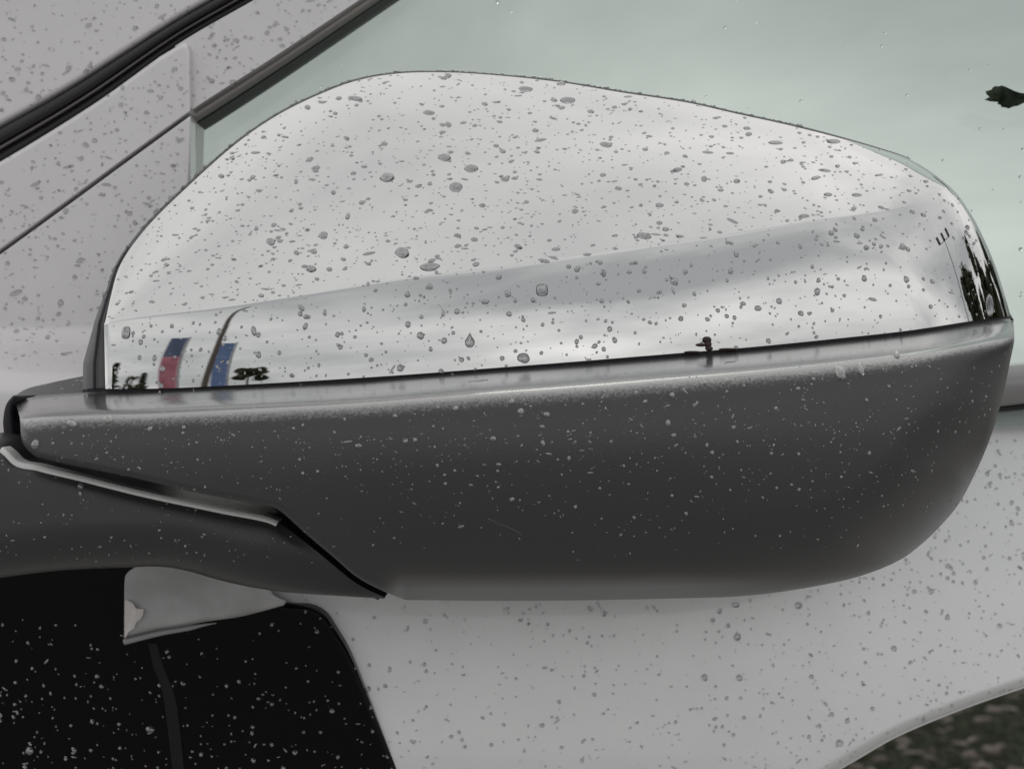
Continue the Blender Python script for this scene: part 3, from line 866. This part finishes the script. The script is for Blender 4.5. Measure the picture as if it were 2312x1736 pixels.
def unit_mesh(vf, name, mat='water'):
    me = bpy.data.meshes.new(name)
    me.from_pydata(vf[0].tolist(), [], [list(f) for f in vf[1]])
    me.polygons.foreach_set('use_smooth', [True] * len(me.polygons))
    me.materials.append(M[mat])
    return me
BIG_ME = [unit_mesh(b, 'raindrop') for b in BIG]
TEAR_ME = unit_mesh(TEAR, 'raindrop'); BLOCK_ME = unit_mesh(BLOCK, 'raindrop')
BIG_SOFT = [unit_mesh(b, 'raindrop', 'soft_water') for b in BIG]
BIG_BRIGHT = [unit_mesh(b, 'raindrop', 'brightened_water') for b in BIG]
TEAR_BRIGHT = unit_mesh(TEAR, 'raindrop', 'brightened_water'); BLOCK_BRIGHT = unit_mesh(BLOCK, 'raindrop', 'brightened_water')

def frame_of(n):
    down = np.array([0, 0, -1.0]); t2 = down - n * (down @ n)
    if np.linalg.norm(t2) < 1e-3: t2 = np.array([0, -1.0, 0])
    t2 /= np.linalg.norm(t2)
    t1 = np.cross(t2, n)
    return np.stack([t1, t2, n], 1)

def drop_matrix(p, n, w, h, ang, flat=1.0):
    """w, h: full size along / down the surface in photo pixels at that depth"""
    k = S * (D + p[1]) / D / 2
    B = frame_of(n)
    c_, s_ = math.cos(ang), math.sin(ang)
    Rm = np.array([[c_, -s_, 0], [s_, c_, 0], [0, 0, 1]])
    m = B @ Rm @ np.diag([w * k, h * k, flat * k * min(w, h)])
    return m

drops = []        # (size, p, n, w, h, ang, surface key, kind, label)
def put(surf, key, x, y, w, h, ang=0.0, kind='big', label=None):
    p, n, d = surf.find(x, y)
    if d > 12: return
    fs = max(0.35, abs(float(n @ np.array([0, -1.0, 0]))))   # h is read in the picture: undo the foreshortening
    drops.append((max(w, h), p, n, w, h / fs, ang, key, kind, label))

UP, LOW, HOU, DOO, BLA, SAI, GLA, FOO, RIM = 'up low hou doo bla sai gla foo rim'.split()
for a in [(875, 398, 36, 21, 0, 'large flattened raindrop high on the chrome, left of three neighbours'), (1002, 358, 30, 17, -.1, 'long raindrop topmost of the four large ones on the upper chrome'),
          (1062, 379, 32, 16, -.1, 'rightmost of the four large raindrops on the upper chrome'), (1027, 422, 30, 19, .1, 'lowest of the four large raindrops on the upper chrome'),
          (909, 568, 37, 22, -.5, 'big slanting oval raindrop just above the chrome crease'), (968, 603, 45, 19, 0, 'widest raindrop, lying flat just above the chrome crease'),
          (804, 221, 40, 8, -.25, 'thin slanting raindrop streak near the top left of the cap'), (1280, 227, 36, 11, .05, 'broad flat raindrop near the top edge of the cap'),
          (1750, 321, 36, 9, 0, 'left of two long flat raindrops at the upper right of the cap'), (1882, 321, 36, 9, .12, 'right of two long flat raindrops at the upper right of the cap')]:
    put(CAP, UP, *a[:5], 'big', a[5])
for a in [(967, 257, 28, 9, -.2), (1189, 198, 32, 9, -.1), (1265, 190, 22, 7), (1267, 244, 16, 8), (1367, 327, 30, 10, -.2), (1452, 534, 34, 13, -.2), (1483, 528, 26, 5, -.1), (1228, 588, 26, 9, -.2),
          (1250, 581, 24, 6, -.4), (1010, 282, 16, 10, -.5), (1490, 465, 20, 10), (1361, 396, 14, 9), (1140, 405, 20, 10), (1529, 385, 22, 9, .3), (1843, 401, 26, 8, .35), (1871, 439, 20, 9, .1), (1818, 488, 24, 9),
          (1590, 403, 14, 12), (732, 530, 22, 16, -.6), (703, 605, 25, 16, -.6), (612, 548, 24, 14, -.4), (671, 571, 16, 9, -.4), (786, 490, 12, 16), (1035, 533, 17, 10), (1256, 562, 20, 8), (1168, 558, 20, 10, -.5),
          (1325, 574, 18, 7), (615, 508, 14, 9), (711, 378, 22, 8, .3), (667, 411, 10, 11), (572, 399, 15, 9, -.4), (584, 433, 14, 7), (870, 326, 16, 9, -.3), (782, 311, 16, 8, -.5), (800, 389, 14, 8), (926, 411, 15, 7),
          (752, 433, 14, 9, -.3), (745, 606, 15, 9), (782, 557, 13, 10), (776, 588, 14, 8, -.3), (830, 594, 15, 6, -.4), (940, 630, 14, 9), (578, 514, 11, 10), (1000, 300, 16, 7), (1120, 330, 14, 7)]:
    put(CAP, UP, *a)
for a in [(1223, 652, 27, 28, 0, 'block', 'large blocky raindrop with a dark foot below the crease'), (1058, 772, 23, 26, 0, 'tear', 'pointed teardrop-shaped raindrop on the lower chrome band'),
          (1180, 807, 28, 24, 0, 'big', 'round raindrop hanging close above the dark seam'), (284, 751, 21, 28, 0, 'block', 'large raindrop alone at the left end of the lower chrome'),
          (2237, 691, 17, 38, -.25, 'big', 'tall pale oval raindrop over the reflected dark trees'), (905, 832, 17, 16, 0, 'big', 'round raindrop by the seam, right of the reflected bush'),
          (574, 746, 12, 24, .35, 'big', 'peanut-shaped slanting raindrop right of the reflected blue banner'), (1523, 635, 20, 18, 0, 'big', 'round two-toned raindrop centred in the right half of the chrome band')]:
    put(CAP, LOW, *a[:5], a[5], a[6])
for a in [(970, 647, 17, 15), (920, 665, 14, 13), (947, 759, 16, 18), (1002, 770, 14, 15), (631, 797, 10, 11), (679, 696, 12, 18, .7), (692, 715, 12, 11), (735, 707, 10, 15), (823, 697, 10, 14), (689, 738, 12, 15, -.4),
          (922, 734, 13, 15, -.4), (836, 811, 12, 10), (1000, 706, 9, 16), (1145, 665, 16, 16, .5), (1096, 681, 18, 11), (1147, 710, 14, 12), (1161, 678, 10, 12), (1202, 679, 10, 11), (1183, 721, 10, 11), (1363, 616, 11, 18),
          (1360, 681, 11, 12), (1388, 768, 12, 14, .4), (1301, 772, 10, 13), (1364, 788, 11, 11), (1314, 761, 10, 10), (1877, 524, 14, 12), (1933, 535, 13, 14), (1957, 557, 14, 12), (2038, 560, 14, 16), (1712, 695, 18, 12),
          (1843, 657, 14, 18), (1758, 678, 15, 14), (2049, 633, 13, 15), (1953, 631, 14, 14), (1733, 770, 12, 12), (497, 748, 13, 16), (313, 809, 10, 12), (346, 810, 11, 14), (390, 735, 9, 10), (368, 833, 11, 14),
          (510, 765, 10, 13), (830, 640, 9, 9), (770, 752, 9, 9), (850, 655, 10, 9), (1430, 595, 16, 9, .2), (1455, 615, 11, 11), (1350, 640, 10, 8), (1570, 665, 10, 10), (1640, 712, 11, 10)]:
    put(CAP, LOW, *a)
for a in [(1897, 838, 24, 30, 0, 'block', 'largest raindrop on the black housing, upper right'), (1942, 834, 15, 26, 0, 'tear', 'narrow raindrop beside the largest one on the black housing'),
          (78, 1004, 20, 22, 0, 'big', 'pale raindrop at the left tip of the black housing'), (165, 957, 27, 14, -.35, 'big', 'long slanting raindrop left of another on the housing tip'),
          (244, 946, 25, 15, -.35, 'big', 'slanting raindrop second from the housing tip'), (1646, 819, 18, 16, 0, 'big', 'round raindrop on the pale top edge of the black housing')]:
    put(HOUSE, HOU, *a[:5], a[5], a[6])
for a in [(1517, 894, 15, 13), (1508, 955, 15, 18), (1177, 930, 18, 15), (1233, 935, 17, 13), (1032, 922, 15, 12), (1113, 989, 16, 12), (810, 1005, 18, 10), (1088, 859, 16, 15), (1227, 964, 14, 9), (1065, 861, 10, 9),
          (1157, 906, 14, 10), (893, 939, 12, 9), (1522, 983, 14, 10), (1590, 864, 12, 8), (414, 965, 11, 9), (340, 968, 12, 12), (2025, 800, 16, 14), (1956, 902, 11, 10), (1802, 877, 12, 8), (1124, 1046, 13, 8), (375, 905, 12, 9)]:
    put(HOUSE, HOU, *a)
for a in [(1657, 1363, 17, 14), (1803, 1367, 18, 15, .5), (1666, 1436, 17, 17, .5), (1590, 1528, 15, 15), (1674, 1532, 15, 14), (2022, 1463, 14, 12), (1898, 1677, 16, 16, .6), (2105, 1335, 13, 12, .4), (1336, 1373, 13, 10), (1361, 1384, 10, 11),
          (1222, 1640, 12, 10), (2138, 1278, 14, 10, .4), (879, 1512, 9, 13, -.3), (872, 1547, 11, 9), (1344, 1567, 10, 9), (2064, 1335, 11, 10), (2262, 1412, 12, 12, .4), (1288, 1424, 9, 8), (1176, 1402, 11, 8), (1263, 1587, 10, 9)]:
    put(DOOR, DOO, *a)
put(BLK, BLA, 335, 1648, 22, 14, 0, 'big', 'largest pale raindrop on the black panel')
put(BLK, BLA, 68, 1697, 20, 18, 0, 'big', 'pale raindrop at the lower left corner of the black panel')
put(FOOT, FOO, 181, 1098, 14, 12); put(FOOT, FOO, 181, 1113, 10, 14)
for a in [(38, 660, 30, 12, .4), (55, 674, 14, 9), (150, 477, 12, 14), (63, 205, 14, 10, .5), (88, 206, 12, 8), (340, 207, 16, 8), (275, 238, 12, 10), (137, 684, 14, 14), (107, 762, 11, 11), (36, 746, 12, 9)]:
    put(SAILL if a[1] > 400 else SAILU, SAI, *a)
for a in [(41, 160, 14, 9), (63, 205, 12, 11), (190, 160, 12, 10), (92, 165, 10, 7)]:
    put(PIL, SAI, *a)

def scatter(surf, key, n, med, sig, lo, hi, keep=None, dens=None, aspect=(0.75, 1.25), long_share=0.12, ang_sd=0.5, squash=1.0):
    P, Nn, PX = surf.sample(n, keep, dens)
    for i in range(n):
        d = float(np.clip(med * math.exp(rng.normal(0, sig)), lo, hi))
        asp = rng.uniform(*aspect)
        ang = rng.normal(0, ang_sd)
        w, h = d, d * asp * squash
        if rng.random() < long_share:
            w, h = d * rng.uniform(1.3, 2.0), d * rng.uniform(0.4, 0.6)
        drops.append((max(w, h), P[i], Nn[i], w, h, ang, key, 'small', None))

crease_y = lambda x: np.interp(x, CREASE[:, 0], CREASE[:, 1])
above = lambda x, y: y < crease_y(x) - 2
below = lambda x, y: y > crease_y(x) + 4
out_of_mirror = lambda x, y: ~in_mirror(x, y)
scatter(CAP, UP, 1150, 7.4, 0.40, 2.5, 16, above, squash=0.66, ang_sd=0.25)
scatter(CAP, UP, 900, 3.8, 0.35, 2.0, 6, above, squash=0.7, ang_sd=0.25)
scatter(CAP, LOW, 430, 6.8, 0.36, 3, 13, below, ang_sd=0.9)
scatter(CAP, LOW, 420, 3.4, 0.35, 2.0, 6, below)
hd = lambda x, y: np.interp(y, [850, 900, 1000, 1150, 1250, 1300], [0.8, 1.0, 1.0, 0.55, 0.12, 0.0])
scatter(HOUSE, HOU, 620, 4.6, 0.40, 2.2, 12, None, hd, long_share=0.22, ang_sd=0.6)
scatter(HOUSE, HOU, 700, 2.8, 0.30, 1.8, 5, None, hd)
dn = lambda x, y: np.interp(x, [600, 900, 1400, 2300], [0.5, 0.6, 1.0, 1.5])
scatter(DOOR, DOO, 1000, 5.0, 0.35, 2.5, 11, out_of_mirror, dn)
scatter(BLK, BLA, 360, 5.0, 0.42, 2.2, 12, lambda x, y: (y > 1400) | (x > 640), lambda x, y: np.interp(y, [1300, 1450, 1600], [0.35, 0.7, 1.2]))
not_m = lambda x, y: (~in_mirror(x, y)) & (y < 830)
for sf, n in ((SAILU, 130), (SAILL, 170), (PIL, 130), (FRM, 90)):
    scatter(sf, SAI, n, 7.0, 0.40, 3, 16, not_m, None, (0.5, 0.95), 0.2, 0.4)
    scatter(sf, SAI, n * 2 // 3, 4.0, 0.30, 2, 7, not_m)
scatter(GLASS, GLA, 46, 5.5, 0.35, 3, 10, lambda x, y: out_of_mirror(x, y) & (y < 820) & (y > -20) & (y < 0.9 * x - 100), lambda x, y: np.interp(x, [500, 1300, 2300], [0.4, 1.2, 1.0]))
scatter(FOOT, FOO, 130, 4.0, 0.35, 2, 8, lambda x, y: y < 1270)
scatter(TOPF, FOO, 30, 6, 0.35, 3, 10)
# beads standing along the rim of the frame
for i in range(230):
    k = int(rng.integers(60, 625))
    p = FR[int(rng.integers(2, 5)), k]
    n = np.array([nrm[k, 0] * 0.9, -0.5, -nrm[k, 1] * 0.9]); n /= np.linalg.norm(n)
    d = float(np.clip(6 * math.exp(rng.normal(0, 0.4)), 3, 13))
    drops.append((d, p, n, d, d, 0.0, RIM, 'small', None))

BRIGHTENED = (HOU, BLA, FOO)
WHERE = {UP: ('small raindrop on the upper chrome', 'raindrops on the chrome above the crease'),
         LOW: ('small raindrop on the lower chrome band', 'raindrops on the chrome below the crease'),
         HOU: ('small raindrop on the black grained housing', 'raindrops on the black housing'),
         DOO: ('small raindrop on the pale door below the mirror', 'raindrops on the door'),
         BLA: ('small pale raindrop on the glossy black panel', 'raindrops on the black panel'),
         SAI: ('soft-focus raindrop on pale paint', 'raindrops on the painted panels'),
         GLA: ('faint raindrop on the green window glass', 'raindrops on the window'),
         FOO: ('small raindrop on the black mirror foot', 'raindrops on the mirror foot'),
         RIM: ('raindrop standing on the rim around the chrome cap', 'raindrops along the rim')}
FINE = {UP: 'fine spray of tiny droplets over the upper chrome', LOW: 'fine spray of tiny droplets over the lower chrome band',
        HOU: 'fine spray of tiny droplets over the black housing', DOO: 'fine spray of tiny droplets over the pale door',
        BLA: 'fine spray of pale droplets over the black panel', SAI: 'fine spray of droplets over the painted corner panels',
        GLA: 'sparse fine droplets over the green window glass', FOO: 'sparse fine droplets over the black mirror foot',
        RIM: 'tight row of tiny droplets along the cap rim'}
def place(key, p):
    k = S * (D + p[1]) / D
    x = p[0] / k + 1156; y = 868 - (p[2] - H) / k
    col = ', far left' if x < 450 else ', left of centre' if x < 950 else ', near the middle' if x < 1400 else ', right of centre' if x < 1900 else ', far right'
    if key == UP:
        f = (crease_y(x) - y) / max(1.0, crease_y(x) - np.interp(x, SIL[:, 0], SIL[:, 1]))
        return col + (', low by the crease' if f < 0.33 else ', halfway up' if f < 0.66 else ', up near the edge')
    if key == LOW:
        f = (y - crease_y(x)) / (np.interp(x, CAPBOT[:, 0], CAPBOT[:, 1]) - crease_y(x))
        return col + (', just under the crease' if f < 0.4 else ', in mid band' if f < 0.7 else ', close to the seam')
    if key in (HOU, DOO):
        return col
    if key == SAI:
        return ', on the top left corner' if y < 290 - x * 0.6 else ', below the groove' if y > 566 - 0.73 * x and x < 432 else ', above the groove' if x < 432 else ', beside the window'
    return ''
special = [d for d in drops if d[7] != 'small' or d[8]]
rest = sorted([d for d in drops if not (d[7] != 'small' or d[8])], key=lambda d: -d[0])
n_more = max(0, 300 - len(special))
singles, mass = special + rest[:n_more], rest[n_more:]
for i, (size, p, n, w, h, ang, key, kind, label) in enumerate(singles):
    brightened = key in BRIGHTENED
    if kind == 'tear': me = TEAR_BRIGHT if brightened else TEAR_ME
    elif kind == 'block': me = BLOCK_BRIGHT if brightened else BLOCK_ME
    else: me = (BIG_BRIGHT if brightened else BIG_SOFT if key in (DOO, SAI, GLA) else BIG_ME)[i % len(BIG_ME)]
    o = bpy.data.objects.new('raindrop', me)
    m = np.eye(4); m[:3, :3] = drop_matrix(p, n, w, h, ang); m[:3, 3] = p
    o.matrix_world = Matrix(m.tolist())
    COL.objects.link(o)
    o['category'] = 'raindrop'
    o['label'] = label or (WHERE[key][0] + place(key, p))
    o['group'] = WHERE[key][1]
for key in WHERE:
    V, F, off = [], [], 0
    for i, (size, p, n, w, h, ang, k_, kind, label) in enumerate(mass):
        if k_ != key: continue
        v, f = SMALL[i % len(SMALL)]
        V.append(v @ drop_matrix(p, n, w, h, ang).T + p)
        F += [tuple(q + off for q in ff) for ff in f]; off += len(v)
    if not V: continue
    V = np.vstack(V)
    o = mesh_obj('fine_droplets', V, F, M['brightened_water' if key in BRIGHTENED else 'clear_water' if key == GLA else 'soft_water' if key in (DOO, SAI) else 'water'], None, loc=tuple(V.mean(0)))
    o['kind'] = 'stuff'; o['label'] = FINE[key]; o['category'] = 'droplets'
from collections import defaultdict
same = defaultdict(list)
for o in COL.objects:
    if o.name.startswith('raindrop'): same[o['label']].append(o)
for lab, obs in same.items():
    if len(obs) < 2: continue
    by_x = sorted(obs, key=lambda o: o.location.x)
    by_x[0]['label'] = lab + ', leftmost there'; by_x[-1]['label'] = lab + ', rightmost there'
    mid = by_x[1:-1]
    if len(mid) >= 2:
        by_z = sorted(mid, key=lambda o: o.location.z)
        by_z[0]['label'] = lab + ', lowest there'; by_z[-1]['label'] = lab + ', topmost there'
print('DROPS', len(drops), len(singles), len(mass))
